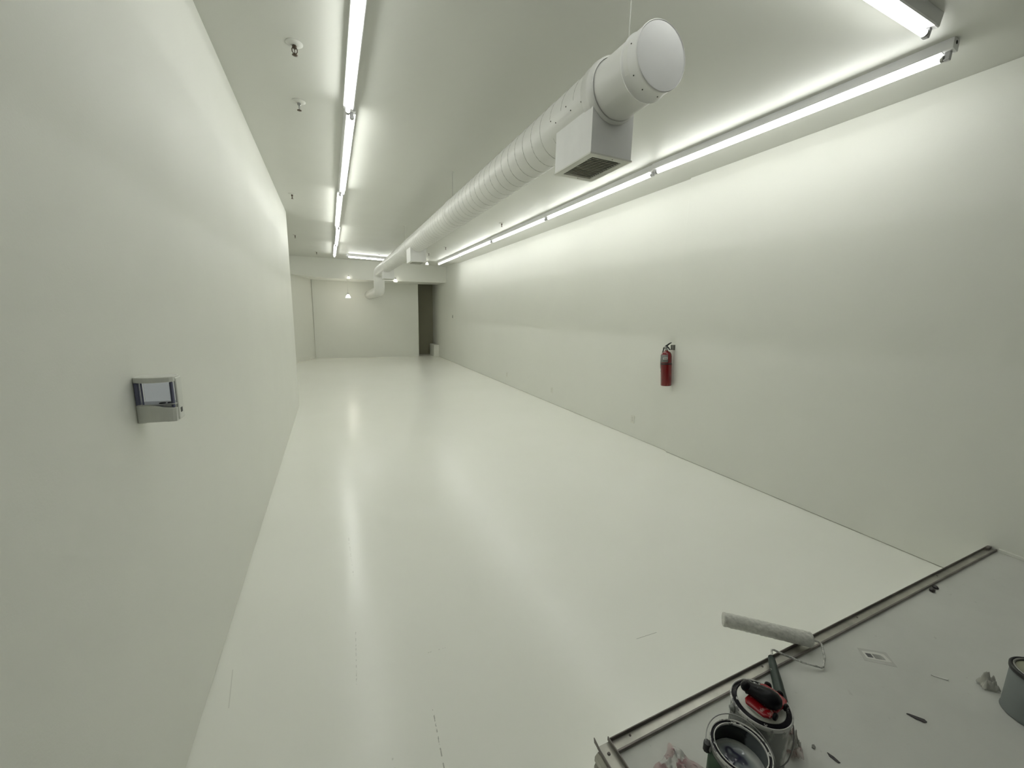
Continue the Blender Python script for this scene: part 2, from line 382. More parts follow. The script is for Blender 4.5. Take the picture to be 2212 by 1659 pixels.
# outlet boxes with a grille underneath
def outlet_box(xa, xb, ya, yb, zb):
    xa -= XD; xb -= XD; ya = ly(ya); yb = ly(yb); zb -= ZD; zt = -.03
    m = MB(); n = 14; W = (xb - xa) / 2; cx = (xa + xb) / 2
    top = []
    for k in range(n + 1):
        x = xa + (xb - xa) * k / n
        q = RD * RD - x * x
        top.append((x, -math.sqrt(max(q, 0)) if q > 0 else -.02))
    Mz = Matrix(((1, 0, 0, 0), (0, 0, 1, 0), (0, 1, 0, 0), (0, 0, 0, 1)))
    m.prism([(xa, zb)] + [(x, z + .006) for x, z in top] + [(xb, zb)], ya, ya + .004, M_=Mz)
    m.prism([(xa, zb)] + [(x, z + .006) for x, z in top] + [(xb, zb)], yb - .004, yb, M_=Mz)
    m.box((xa, ya + .004, zb), (xa + .004, yb - .004, top[0][1] + .006)); m.box((xb - .004, ya + .004, zb), (xb, yb - .004, top[-1][1] + .006))
    b = m.build('outlet_box', M['duct_cap'], duct)
    f = .036; g = MB()
    g.box((xa - .004, ya - .004, zb - .008), (xb + .004, ya + f, zb)).box((xa - .004, yb - f, zb - .008), (xb + .004, yb + .004, zb))
    g.box((xa - .004, ya + f, zb - .008), (xa + f, yb - f, zb)).box((xb - f, ya + f, zb - .008), (xb + .004, yb - f, zb))
    g.build('grille_frame', M['grille'], b)
    MB().box((xa + .01, ya + .01, zb + .03), (xb - .01, yb - .01, zb + .032)).build('grille_back', M['black_hole'], b)
    N = 15; s = MB()
    for k in range(N):
        yc = ya + f + (yb - ya - 2 * f) * (k + .5) / N
        s.box((xa + f - .002, -.0065, -.0010), (xb - f + .002, .0065, .0010), M_=T(0, yc, zb + .001) @ Matrix.Rotation(RAD(52), 4, 'X'))
    s.build('louvres', M['louvre'], b)
    for yy in (ya + .016, yb - .016):
        MB().lathe([(.004, 0), (0, -.003)], None, T((xa + xb) / 2 + .02, yy, zb - .008), 8, cap=False).build('grille_screw', M['screw'], b)
    return b
ob = outlet_box(1.275, 1.537, 1.88, 2.245, 2.575)
outlet_box(1.275, 1.537, 6.97, 7.33, 2.575)
outlet_box(1.315, 1.577, 10.93, 11.29, 2.575)
# saddle flange where the near box meets the duct, with screws
m = MB()
pp = []
for k in range(9):
    a = -pi + .08 + .62 * k / 8; pp.append((cos(a) * (RD + .0025), sin(a) * (RD + .0025)))
qq = [(x * .982, z * .982) for x, z in pp][::-1]
m.prism(pp + qq, ly(1.89), ly(2.30), M_=Matrix(((1, 0, 0, 0), (0, 0, 1, 0), (0, 1, 0, 0), (0, 0, 0, 1)))).build('saddle_flange', M['duct'], duct)
for yy, a in ((2.06, -2.83), (1.96, -2.83), (2.22, -2.83), (2.10, -3.05), (2.27, -3.0)):
    MB().lathe([(.0042, -.001), (.003, .003), (0, .0036)], None, T((RD + .002) * cos(a), ly(yy), (RD + .002) * sin(a)) @ Matrix.Rotation(-a, 4, 'Y') @ Matrix.Rotation(pi / 2, 4, 'Y'), 8).build('flange_screw', M['screw'], duct)
for yy in (1.79, 4.89, 8.22, 12.55):
    MB().tube([(0, ly(yy), RD - .01), (0, ly(yy), H - ZD - .004)], .0032, seg=6).build('hanger_rod', M['hanger'], duct)
    MB().lathe([(.018, H - ZD), (.014, H - ZD - .008), (.004, H - ZD - .010)], None, T(0, ly(yy), 0), 14).build('hanger_plate', M['ceil'], duct)

# ------------------------------------------------------------------ sprinkler heads
def sprinkler(label, x, y, rot, white=False):
    t = thing('sprinkler_head', label, 'sprinkler', (x, y, H), (0, 0, rot), 'sprinkler heads in the ceiling')
    MB().lathe([(.050, 0), (.049, -.003), (.020, -.012), (.015, -.012)], None, None, 26).build('escutcheon', M['ceil'], t)
    bm_ = M['chrome'] if white else M['brass']
    MB().lathe([(.011, -.008), (.013, -.014), (.013, -.026), (.009, -.030)], None, None, 6, smooth=False).build('sprinkler_body', bm_, t)
    m = MB()
    for s in (-1, 1):
        m.tube([(s * .010, 0, -.024), (s * .015, 0, -.034), (s * .014, 0, -.048), (s * .003, 0, -.060)], .0028, seg=8)
    m.tube([(0, 0, -.028), (0, 0, -.056)], .0022, seg=8)
    m.lathe([(.005, -.054), (.006, -.064), (.003, -.066)], None, None, 10).build('frame_arms', bm_, t)
    MB().lathe([(.0165, -.064), (.0165, -.0665), (.004, -.068)], None, None, 18).build('deflector', M['brass'], t)
    return t
sprinkler('dark sprinkler head hanging nearest the camera on the ceiling beside the left wall', -.115, 3.13, .05)
sprinkler('second nearest sprinkler head beside the left wall, white body and dark deflector', -.136, 3.91, 1.45, True)
sprinkler('sprinkler head by the top far corner of the near left partition', -.401, 6.86, 1.2)
sprinkler('sprinkler head just beyond the end of the near left partition', -.605, 10.45, 1.0)
sprinkler('farthest sprinkler head, by the far end of the left row of lights', -.242, 13.05, .9)
sprinkler('sprinkler head beside the right light row, nearest of the three past the duct', 2.93, 7.03, 1.5)
sprinkler('sprinkler head beside the right light row, middle of the three past the duct', 2.74, 10.2, 1.5)
sprinkler('sprinkler head beside the right light row, farthest of the three past the duct', 2.61, 11.5, 1.5)

# ------------------------------------------------------------------ lamps near the far beam
def bare_lamp(label, x, y, z, ztop, r, ybeam=None):
    """small conical lamp; hung from ztop, or held off the beam's face at ybeam"""
    t = thing('spot_lamp', label, 'lamp', (x, y, z), group='small lamps at the far end'); k = r / .05
    MB().lathe([(0, -.036 * k), (.048 * k, -.034 * k), (.050 * k, -.028 * k), (.030 * k, .018 * k), (.018 * k, .034 * k)], None, None, 20).build('bulb', M['bulb' if r > .07 else 'bulb_dim'], t)
    MB().lathe([(.020 * k, .030 * k), (.022 * k, .040 * k), (.022 * k, .064 * k), (.010 * k, .070 * k)], None, None, 16).build('lamp_socket', M['socket'], t)
    if ybeam:
        MB().tube([(0, 0, .055 * k), (0, .01, .066 * k), (0, ybeam - y - .004, .066 * k)], .006, seg=8).build('arm', M['white_plastic'], t)
        MB().box((-.022, ybeam - y - .008, .066 * k - .022), (.022, ybeam - y, .066 * k + .022)).build('wall_plate', M['white_plastic'], t, bevel=.002)
    else:
        MB().tube([(0, 0, .066 * k), (0, 0, ztop - z - .004)], .0035, seg=6).build('cord', M['white_plastic'], t)
        MB().lathe([(.045, ztop - z), (.040, ztop - z - .012), (.012, ztop - z - .016)], None, None, 20).build('ceiling_rose', M['white_plastic'], t)
    return t
bare_lamp('bright lamp hanging low on a thin cord before the far wall', .625, 15.2, 2.235, 2.78, .078)
bare_lamp('small lit lamp at the beam edge directly above the low hanging lamp', .645, 14.70, 2.832, None, .046, 14.8)
bare_lamp('small lit lamp at the beam edge beside the farthest duct outlet box', 2.155, 14.68, 2.812, None, .066, 14.79)
bare_lamp('small lit lamp on the ceiling beside the second duct outlet box', 2.885, 12.98, 3.262, H, .050)

# ------------------------------------------------------------------ right wall fittings
def wall_outlet(label, y, z, kind='outlet'):
    """cover plate on the right wall, facing -x; local x to the wall normal"""
    t = thing('wall_outlet' if kind == 'outlet' else 'wall_switch', label, 'outlet' if kind == 'outlet' else 'switch', (XR, y, z), group='outlets low on the right wall' if kind == 'outlet' else None)
    MB().box((-.007, -.037, -.058), (0, .037, .058)).build('cover_plate', M['outlet'], t, bevel=.003)
    if kind == 'outlet':
        for s in (-1, 1):
            r = MB().box((-.010, -.017, s * .021 - .014), (-.006, .017, s * .021 + .014)).build('receptacle', M['outlet'], t, bevel=.004)
            MB().box((-.0104, -.008, s * .021 - .003), (-.0096, -.006, s * .021 + .006)).box((-.0104, .005, s * .021 - .003), (-.0096, .007, s * .021 + .005)).build('socket_slots', M['dark'], r)
        MB().lathe([(.003, 0), (0, -.0012)], None, T(-.007, 0, 0) @ Matrix.Rotation(pi / 2, 4, 'Y'), 8, cap=False).build('plate_screw', M['chrome'], t)
    else:
        MB().box((-.011, -.030, -.05), (-.006, .002, .045)).build('dark_insert', M['dark'], t, bevel=.001)
        MB().box((-.016, .008, -.03), (-.006, .03, .04)).build('rocker', M['white_plastic'], t, bevel=.002)
    return t
wall_outlet('painted-over wall outlet nearest to the fire extinguisher, low on the right wall', 4.425, .266)
wall_outlet('painted-over wall outlet in the middle of the three low on the right wall', 6.80, .264)
wall_outlet('faint painted-over wall outlet farthest along the right wall near the floor', 9.04, .255)
wall_outlet('small wall switch with a dark insert at chest height by the far passage', 13.91, 1.618, 'switch')

# fire extinguisher hung on the right wall beside the step in the wall
fx = thing('fire_extinguisher', 'red fire extinguisher with a grey label hung on the right wall', 'fire extinguisher', (3.873, 3.750, .885), (-.10, 0, 0))
R = .066
MB().lathe([(R - .012, 0), (R - .003, .004), (R, .012), (R, .375), (R * .93, .405), (R * .72, .428), (.024, .442), (.020, .450)], None, None, 40).build('cylinder', M['red'], fx)
MB().lathe([(R + .0004, .272), (R + .0022, .274), (R + .0022, .286), (R + .0004, .288)], None, None, 40, cap=False).build('strap', M['dark'], fx)
def arc_panel(a0, a1, z0, z1, r, th=.0008):
    m = MB(); n = 12; A = []
    for k in range(n + 1):
        a = a0 + (a1 - a0) * k / n
        A.append([m.bm.verts.new(V((rr * cos(a), rr * sin(a), z))) for rr, z in ((r, z0), (r, z1), (r + th, z1), (r + th, z0))])
    for P, Q in zip(A, A[1:]):
        for k in range(4): m.face([P[k], P[(k + 1) % 4], Q[(k + 1) % 4], Q[k]], 0, True)
    m.face(A[0]); m.face(A[-1][::-1]); return m
ca = math.atan2(-3.775, -3.873)       # towards the camera
lb = arc_panel(ca - 1.45, ca + .32, .300, .392, R + .0004).build('label', plain('grey_label', (.17, .17, .165), .5), fx)
arc_panel(ca - .62, ca + .26, .337, .362, R + .0014, .0005).build('label_panel', plain('pale_label_panel', (.55, .55, .52), .5), lb)
arc_panel(ca - .50, ca + .18, .346, .355, R + .0021, .0003).build('label_print', plain('grey_label_print', (.12, .12, .12), .5), lb)
MB().lathe([(.016, -.001), (.016, .001)], None, T((R + .001) * cos(ca - 1.5), (R + .001) * sin(ca - 1.5), .205) @ Matrix.Rotation(ca - 1.5, 4, 'Z') @ Matrix.Rotation(pi / 2, 4, 'Y'), 16).build('round_tag', plain('white_tag', (.7, .7, .66), .5), fx)
vz = .45
MB().lathe([(.019, vz), (.019, vz + .012), (.013, vz + .016), (.013, vz + .034), (.016, vz + .036), (.016, vz + .05), (.006, vz + .054)], None, None, 18).build('valve', M['chrome'], fx)
# lever pair points along the wall towards the camera, gauge to the far side
MB().tube([(.0, .014, vz + .030), (.0, .030, vz + .030)], .014, seg=16).build('pressure_gauge', M['chrome'], fx)
def plate(pts, th, M_):
    return MB().prism(pts, -th / 2, th / 2, M_=M_)
MP = Matrix(((0, 0, 1, 0), (1, 0, 0, 0), (0, 1, 0, 0), (0, 0, 0, 1)))   # outline (y,z), thickness x
plate([(.014, vz + .046), (.016, vz + .060), (-.05, vz + .092), (-.078, vz + .100), (-.080, vz + .093), (-.05, vz + .078), (-.006, vz + .050)], .020, MP).build('top_lever', M['dark'], fx, bevel=.003)
plate([(.010, vz + .034), (-.006, vz + .046), (-.030, vz + .030), (-.052, vz + .004), (-.060, vz + .006), (-.036, vz + .040), (-.006, vz + .058)], .020, MP).build('carry_handle', M['dark'], fx, bevel=.003)
MB().tube([(0, .016, vz + .040), (-.004, .032, vz + .040), (-.006, .042, vz + .034), (-.006, .044, vz + .01), (-.01, .052, vz - .02), (-.02, .066, .36), (-.022, .070, .27), (-.02, .068, .18)], .007, seg=10).build('hose', M['dark'], fx)
MB().box((.055, -.050, vz + .004), (XR - 3.873, -.015, vz + .07)).box((.016, -.04, vz + .012), (.056, -.02, vz + .018)).build('wall_bracket', M['chrome'], fx, bevel=.002)

# ------------------------------------------------------------------ soap dispenser on the left wall
dx = XL
def dglass():
    a = NT('blue_tinted_clear_plastic'); g = a.n('ShaderNodeBsdfGlossy'); g.inputs['Roughness'].default_value = .08
    tr = a.n('ShaderNodeBsdfTransparent'); tr.inputs[0].default_value = (.90, .91, .95, 1)
    fr = a.n('ShaderNodeFresnel'); fr.inputs[0].default_value = 1.4
    mx = a.n('ShaderNodeMixShader'); a.l(fr.outputs[0], mx.inputs[0]); a.l(tr.outputs[0], mx.inputs[1]); a.l(g.outputs[0], mx.inputs[2]); a.l(mx.outputs[0], a.o.inputs[0]); return a.m
M['clear'] = dglass()
M['blue_plastic'] = plain('smoky_blue_plastic', (.20, .21, .32), .2)
sd = thing('soap_dispenser', 'small white soap dispenser with a clear tank fixed to the left wall', 'soap dispenser', (dx, 1.64, 1.357))
# local: x out from wall (0..0.115), y along wall, z up
DW, DD, DH = .060, .105, .152
MB().box((0, .004, .0), (.004, DW - .004, DH - .004)).build('back_plate', M['white_plastic'], sd, bevel=.003)
# lid: rounded outline bulging towards the camera
def lid_outline(b, e=0):
    o = [(0, DW)]
    o += [(0, 0)]
    for k in range(1, 10):
        u = k / 10; o.append((DD * u, -b * sin(pi * min(1, u * 1.02)) ** .8))
    o += [(DD - .002, .002), (DD, .010), (DD, DW - .012), (DD - .010, DW)]
    return [(x, y) for x, y in o]
MB().prism(lid_outline(.019), DH - .018, DH).build('lid', M['white_plastic'], sd, bevel=.003, bseg=3)
# lower cover: wave-shaped top edge
m = MB(); o = lid_outline(.014)
def top_of(x):
    u = x / DD
    return .060 - .013 / (1 + math.exp(-(u - .68) * 22)) 
n = len(o)
lo = [m.bm.verts.new(V((x * .985, y, .004 if .1 < x / DD < .9 else .0))) for x, y in o]; hi = [m.bm.verts.new(V((x, y, top_of(x)))) for x, y in o]
m.face(lo[::-1]); m.face(hi)
for i in range(n): m.face([lo[i], lo[(i + 1) % n], hi[(i + 1) % n], hi[i]])
m.build('lower_cover', M['white_plastic'], sd, bevel=.002)
# front panel (faces into the room)
fp = MB().box((DD - .004, .010, .004), (DD + .003, DW, DH - .006)).build('front_panel', M['white_plastic'], sd, bevel=.005, bseg=3)
MB().box((DD + .0025, .024, .026), (DD + .004, .040, .042)).build('sensor_window', M['dark'], fp, bevel=.0005)
# clear tank: thin shell walls with blue-tinted corner bars
MB().prism([(.004, .002), (.030, -.004), (.06, -.0075), (.09, -.005), (DD - .006, .004), (DD - .006, .0065), (.09, -.002), (.06, -.0045), (.03, -.001), (.006, .005)], .05, DH - .018).build('clear_tank', M['clear'], sd)
MB().box((.001, .000, .058), (.012, .012, DH - .019)).box((.018, -.002, .060), (.022, .004, DH - .019)).build('tank_edge', M['blue_plastic'], sd, bevel=.002)
MB().box((DD - .014, .0005, .048), (DD - .005, .010, DH - .019)).build('tank_edge', M['blue_plastic'], sd, bevel=.002)
MB().prism([(x, y * .9 + .001) for x, y in lid_outline(.008)], .0585, .062).build('tank_floor', M['white_plastic'], sd, bevel=.001)
MB().box((.010, DW - .014, .060), (DD - .006, DW - .012, DH - .019)).build('tank_back', M['clear'], sd)
MB().lathe([(.010, 0), (.008, .003), (0, .004)], None, T(.066, .010, .062), 12).build('pump_inlet', M['dark'], sd)
MB().lathe([(.007, 0), (.005, .003), (0, .004)], None, T(.084, .014, .062), 12).build('pump_inlet', M['dark'], sd)

# ------------------------------------------------------------------ paint cans
M['can_metal'] = splat('paint_smeared_tin', (.24, .25, .245), (.62, .62, .59), .50, .62, 14, .4, .5, (1, 1, .6))
M['rim_paint'] = splat('black_rim_with_white_drips', (.010, .009, .014), (.66, .66, .64), .60, .63, 30, .25)
M['grey_rim'] = splat('grey_rim_with_white_drips', (.20, .20, .21), (.64, .64, .62), .40, .46, 40, .3, .4)
M['lid_white'] = plain('dried_white_paint', (.70, .70, .66), .3, bump=.3, bscale=25)
M['wet_paint'] = None
def wetmat():
    a = NT('wet_grey_white_paint'); co = a.pos()
    w = a.n('ShaderNodeTexWave', wave_type='RINGS', rings_direction='SPHERICAL'); w.inputs['Scale'].default_value = 9; w.inputs['Distortion'].default_value = 5; w.inputs['Detail'].default_value = 2; w.inputs['Detail Scale'].default_value = 1.4
    a.l(co, w.inputs[0])
    a.l(a.ramp(w.outputs['Fac'], [(.0, (.05, .05, .09)), (.10, (.24, .27, .30)), (.45, (.36, .40, .42)), (.75, (.48, .52, .52)), (1, (.68, .71, .70))]), a.b.inputs['Base Color'])
    a.b.inputs['Roughness'].default_value = .12
    a.l(a.bump(w.outputs['Fac'], .35, .006), a.b.inputs['Normal']); return a.m
M['wet_paint'] = wetmat()
def innermat():
    a = NT('can_inside_black_with_grey_paint_film'); co = a.pos(); sp = a.n('ShaderNodeSeparateXYZ'); a.l(co, sp.inputs[0])
    f = a.math('MULTIPLY_ADD', a.noise(co, 18, 4), .05, a.math('SUBTRACT', a.math('MULTIPLY', sp.outputs[0], .55), a.math('MULTIPLY', sp.outputs[1], .9)))
    f = a.ramp(f, [(.035, (0, 0, 0)), (.042, (1, 1, 1))])
    a.l(a.mix(f, (.010, .012, .012), (.16, .18, .20)), a.b.inputs['Base Color']); a.b.inputs['Roughness'].default_value = .25; return a.m
M['inner'] = innermat()
M['green_label'] = splat('dark_green_can_label', (.016, .05, .022), (.10, .13, .10), .60, .66, 20, .35)
M['grey_label'] = plain('blue_grey_can_label', (.16, .18, .18), .4, var=.1)
M['wire'] = plain('grey_steel_wire', (.35, .35, .35), .35, .8)
CH = .19; CC = .203; CO = .206
def can_ear(t, a, r, z):
    u = V((cos(a), sin(a), 0)); rot = T(u.x * r, u.y * r, z) @ Matrix.Rotation(a, 4, 'Z') @ Matrix.Rotation(pi / 2, 4, 'Y')
    return MB().lathe([(.014, -.002), (.014, .002), (.008, .006), (.008, .010), (0, .012)], None, rot, 16).build('ear', M['can_metal'], t)

# closed can: white-smeared lid
pc = thing('paint_can', 'closed paint can with a white-smeared lid beside the platform edge', 'paint can', (1.257, .679, ZP), group='paint cans on the platform')
r = .0885
MB().lathe([(r - .003, 0), (r, .003), (r, .006), (r - .003, .009), (r - .003, CC - .016), (r - .001, CC - .012)], None, None, 48).build('can_body', M['can_metal'], pc)
MB().lathe([(r - .004, CC - .018), (r + .002, CC - .014), (r + .0035, CC - .006), (r + .0025, CC), (r + .000, CC + .001), (r - .002, CC - .002)], None, None, 48, cap=False).build('can_rim', M['grey_rim'], pc)
MB().lathe([(r - .0015, CC - .006), (r - .003, CC - .002), (r - .010, CC - .003), (r - .013, CC + .002), (r - .016, CC + .001), (r - .017, CC - .004)], None, None, 48, cap=False).build('lid_groove', M['rim_paint'], pc)
MB().lathe([(r - .016, CC - .005), (r - .018, CC + .001), (r - .033, CC + .001), (0, CC + .001)], None, None, 48).build('can_lid', M['lid_white'], pc)
can_ear(pc, 2.6, r - .003, CC - .035); can_ear(pc, 2.6 - pi, r - .003, CC - .035)
MB().tube([((r + .008) * cos(2.6), (r + .008) * sin(2.6), CC - .035)] + [((r + .012) * cos(2.6 + s), (r + .012) * sin(2.6 + s), CC - .035 - .10 * sin(s)) for s in [pi * k / 16 for k in range(1, 16)]] + [((r + .008) * cos(2.6 + pi), (r + .008) * sin(2.6 + pi), CC - .035)], .0018, seg=6).build('bail_handle', M['wire'], pc)

# open can: black inside, wet pale paint
oc = thing('paint_can', 'open paint can with wet grey-white paint and a raised wire handle', 'paint can', (1.062, .610, ZP), group='paint cans on the platform')
r = .0815
MB().lathe([(r - .002, 0), (r, .003), (r - .001, .008), (r - .001, CO - .012)], None, None, 48, cap=False).lathe([(0, .004), (r - .002, .004)], None, None, 48, cap=False).build('can_body', M['can_metal'], oc)
arc_panel(-2.9, -.2, .012, CO - .030, r - .0006, .0012).build('can_label', M['green_label'], oc)
arc_panel(1.2, 3.3, .012, CO - .030, r - .0006, .0012).build('can_label', M['green_label'], oc)
MB().lathe([(r - .003, CO - .016), (r + .002, CO - .012), (r + .003, CO - .004), (r + .0022, CO), (r + .0002, CO), (r - .0008, CO - .003)], None, None, 48, cap=False).build('can_rim', M['grey_rim'], oc)
MB().lathe([(r - .0006, CO - .003), (r - .002, CO - .005), (r - .0075, CO - .005), (r - .0085, CO - .0015)], None, None, 48, cap=False).build('rim_groove', M['rim_paint'], oc)
MB().lathe([(r - .008, CO - .002), (r - .009, CO - .0005), (r - .0112, CO - .0012), (r - .011, CO - .008), (r - .006, CO - .010)], None, None, 48, cap=False).build('inner_lip', M['grey_rim'], oc)
MB().lathe([(r - .0065, CO - .009), (r - .005, CO - .02), (r - .005, .09)], None, None, 48, cap=False).build('can_inside', M['inner'], oc)
# paint surface with a folded swirl
m = MB(); N = 40; RR = r - .006; grid = {}
def sw(x, y):
    x2, y2 = x / RR, y / RR; a = math.atan2(y2 + .15, x2 - .05); d = math.hypot(x2 - .05, y2 + .15)
    s = sin(a * 1.0 - d * 6.5); return .006 * max(0, s) ** 2 * math.exp(-((d - .45) / .42) ** 2) + .0015 * noise.noise(V((x * 40, y * 40, 3)))
rings = []
for i in range(1, 15):
    rr = RR * i / 14; rings.append([m.bm.verts.new(V((rr * cos(2 * pi * k / N), rr * sin(2 * pi * k / N), CO - .064 + sw(rr * cos(2 * pi * k / N), rr * sin(2 * pi * k / N))))) for k in range(N)])
c0 = m.bm.verts.new(V((0, 0, CO - .064 + sw(0, 0))))
for k in range(N): m.face([c0, rings[0][k], rings[0][(k + 1) % N]], 0, True)
for A, B in zip(rings, rings[1:]):
    for k in range(N): m.face([A[k], B[k], B[(k + 1) % N], A[(k + 1) % N]], 0, True)
m.build('wet_paint', M['wet_paint'], oc)
e0 = 2.42
can_ear(oc, e0, r - .001, CO - .034); can_ear(oc, e0 - pi, r - .001, CO - .034)
MB().lathe([(.011, -.014), (.011, .014)], None, T((r + .008) * cos(e0), (r + .008) * sin(e0), CO - .034), 8).build('ear_cap', M['dark'], oc)
U = V((cos(e0), sin(e0), 0)); Wv = V((cos(e0 - pi / 2), sin(e0 - pi / 2), 0)); pts = []
for k in range(25):
    s = pi * k / 24; q = U * (cos(s) * (r + .012)) + (Wv * .985 + V((0, 0, .17))) .normalized() * (sin(s) * (r + .016))
    pts.append(q + V((0, 0, CO - .022 + .012 * sin(s))))
MB().tube([U * (r + .008) + V((0, 0, CO - .034))] + pts + [-U * (r + .008) + V((0, 0, CO - .034))], .0017, seg=6).build('bail_handle', M['wire'], oc)

# third can at the frame's right edge
rc = thing('paint_can', 'blue-grey paint can with a black rim beside a scrap of clear plastic', 'paint can', (2.365, .335, ZP), group='paint cans on the platform')
r = .0825
MB().lathe([(r - .003, 0), (r, .003), (r, .006), (r - .002, .008), (r - .002, CH - .012)], None, None, 48).build('can_body', M['grey_label'], rc)
MB().lathe([(r - .003, CH - .020), (r + .002, CH - .016), (r + .003, CH - .004), (r, CH), (r - .006, CH), (r - .007, CH - .005)], None, None, 48, cap=False).build('can_rim', M['dark'], rc)
MB().lathe([(r - .006, CH - .005), (r - .008, CH + .001), (r - .012, CH + .001), (r - .014, CH - .004)], None, None, 48, cap=False).build('lid_edge', M['chrome'], rc)
MB().lathe([(r - .013, CH - .006), (r - .016, CH - .005), (0, CH - .005)], None, None, 48).build('can_lid', plain('cream_can_lid', (.33, .34, .25), .3, .2), rc)
can_ear(rc, -2.62, r - .003, CH - .045); can_ear(rc, -2.62 + pi, r - .003, CH - .045)

# ------------------------------------------------------------------ paint edging tool on the closed can's lid
LZ = ZP + CC + .0042
M['tool_red'] = splat('red_plastic_with_paint', (.30, .005, .010), (.62, .45, .42), .58, .68, 26, .25)
M['tool_black'] = splat('black_rubber_with_paint', (.008, .008, .010), (.34, .34, .36), .66, .72, 34, .3)
for k_ in ('tool_black', 'rim_paint'): M[k_].node_tree.nodes['Principled BSDF'].inputs['Specular IOR Level'].default_value = .18
et = thing('paint_edger', 'red and black hand paint edging tool lying on the closed can lid', 'paint tool', (1.259, .667, LZ), (0, 0, -pi / 2 + .12))
bo = [(-.040, -.052), (-.030, -.066), (.026, -.064), (.040, -.050), (.044, .040), (.038, .060), (.010, .066), (-.030, .062), (-.042, .048)]
MB().prism(bo, .010, .020).build('base_plate', M['tool_red'], et, bevel=.004)
MB().prism([(x * .9, y * .9) for x, y in bo], 0, .010).build('paint_pad', M['lid_white'], et, bevel=.003)
m = MB(); hp = [(-.058, -.020, .030), (-.050, -.018, .033), (-.036, -.014, .034), (-.016, -.010, .036), (.006, -.006, .036), (.024, -.002, .034), (.036, .002, .030), (.042, .004, .026)]
m.tube(hp, .02, seg=22, rs=[.008, .019, .017, .022, .025, .024, .017, .005])
for v in m.bm.verts: v.co.y = (v.co.y + .01) * 1.35 - .01
m.build('grip', M['tool_black'], et)
m = MB(); bmesh.ops.create_uvsphere(m.bm, u_segments=18, v_segments=10, radius=.0165)
for v in m.bm.verts: v.co = V((v.co.x * .9 - .052, v.co.y * 1.1 - .030, v.co.z * 1.0 + .040))
for fc in m.bm.faces: fc.smooth = True
m.build('thumb_knob', M['tool_black'], et)
MB().tube([(-.030, -.012, .016), (-.030, -.012, .034)], .012, seg=12).tube([(.022, -.003, .016), (.022, -.003, .034)], .014, seg=12).build('grip_post', M['tool_black'], et)
for x, y, k in ((.044, -.030, 0), (.046, .034, 0), (.012, .069, 1), (-.026, .068, 1)):
    MB().lathe([(.004, -.005), (.010, -.005), (.012, 0), (.010, .005), (.004, .005)], None, T(x, y, .014) @ Matrix.Rotation(pi / 2, 4, 'X' if k else 'Y'), 16).build('guide_wheel', M['tool_black'], et)

# ------------------------------------------------------------------ paint roller across the platform edge
M['nap'] = None
a = NT('paint_soaked_roller_nap'); co = a.pos(); a.b.inputs['Roughness'].default_value = .7
f = a.noise(co, 55, 5, .65); a.l(a.ramp(f, [(.3, (.56, .56, .53)), (.7, (.74, .74, .70))]), a.b.inputs['Base Color']); a.l(a.bump(f, .8, .006), a.b.inputs['Normal']); M['nap'] = a.m
M['frame_wire'] = splat('paint_spattered_wire', (.42, .42, .41), (.70, .70, .67), .45, .55, 60, .4, .4)
M['handle_green'] = splat('dark_green_handle_with_paint', (.018, .035, .028), (.40, .42, .40), .62, .68, 40, .4)
A_, B_ = V((1.650, 1.113, .318)), V((1.913, .866, .318)); ax = (B_ - A_); RL = ax.length; ax.normalize()
pr = thing('paint_roller', 'long white paint roller with a green handle lying across the metal track', 'paint roller', A_)
rot = ax.to_track_quat('Z', 'Y').to_matrix().to_4x4()
m = MB(); N = 48; K = 110; rings = []
for i in range(K + 1):
    z = RL * i / K; e = min(1, min(i, K - i) / 1.5); rr = .0285 + .0028 * (e ** .5)
    rings.append([m.bm.verts.new(rot @ V(((rr + .0026 * noise.noise(V((cos(2 * pi * k / N) * 3.2, sin(2 * pi * k / N) * 3.2, z * 75)))) * cos(2 * pi * k / N), (rr + .0026 * noise.noise(V((cos(2 * pi * k / N) * 3.2, sin(2 * pi * k / N) * 3.2, z * 75)))) * sin(2 * pi * k / N), z))) for k in range(N)])
for P, Q in zip(rings, rings[1:]):
    for k in range(N): m.face([P[k], P[(k + 1) % N], Q[(k + 1) % N], Q[k]], 0, True)
m.face(rings[0][::-1]); m.face(rings[-1]); m.build('roller_sleeve', M['nap'], pr)
MB().lathe([(.024, RL), (.022, RL + .004), (.006, RL + .006)], None, rot, 20).build('end_plug', M['white_plastic'], pr)
Wl = lambda p: V(p) - A_
wp = [B_ + ax * .004, V((1.932, .850, .317)), V((1.938, .838, .312)), V((1.895, .800, .292)), V((1.850, .780, .282)), V((1.838, .781, .282)), V((1.785, .824, .288)), V((1.735, .876, .300)), V((1.712, .906, .306)), V((1.702, .910, .307)), V((1.690, .900, .304)), V((1.655, .880, .298))]
MB().tube([Wl(p) for p in wp], .0042, seg=10).build('frame_wire', M['frame_wire'], pr)
h0, h1 = V((1.668, .888, .300)), V((1.492, .722, .285)); hd = (h1 - h0)
MB().tube([Wl(h0 + hd * u) for u in (0, .02, .12, .22, .5, .8, .97, 1)], .012, seg=14, rs=[.010, .0135, .0145, .0155, .019, .020, .019, .010]).build('handle', M['handle_green'], pr)
MB().tube([Wl(h0 - hd * .012), Wl(h0 + hd * .03)], .0115, seg=14).build('ferrule', M['dark'], pr)

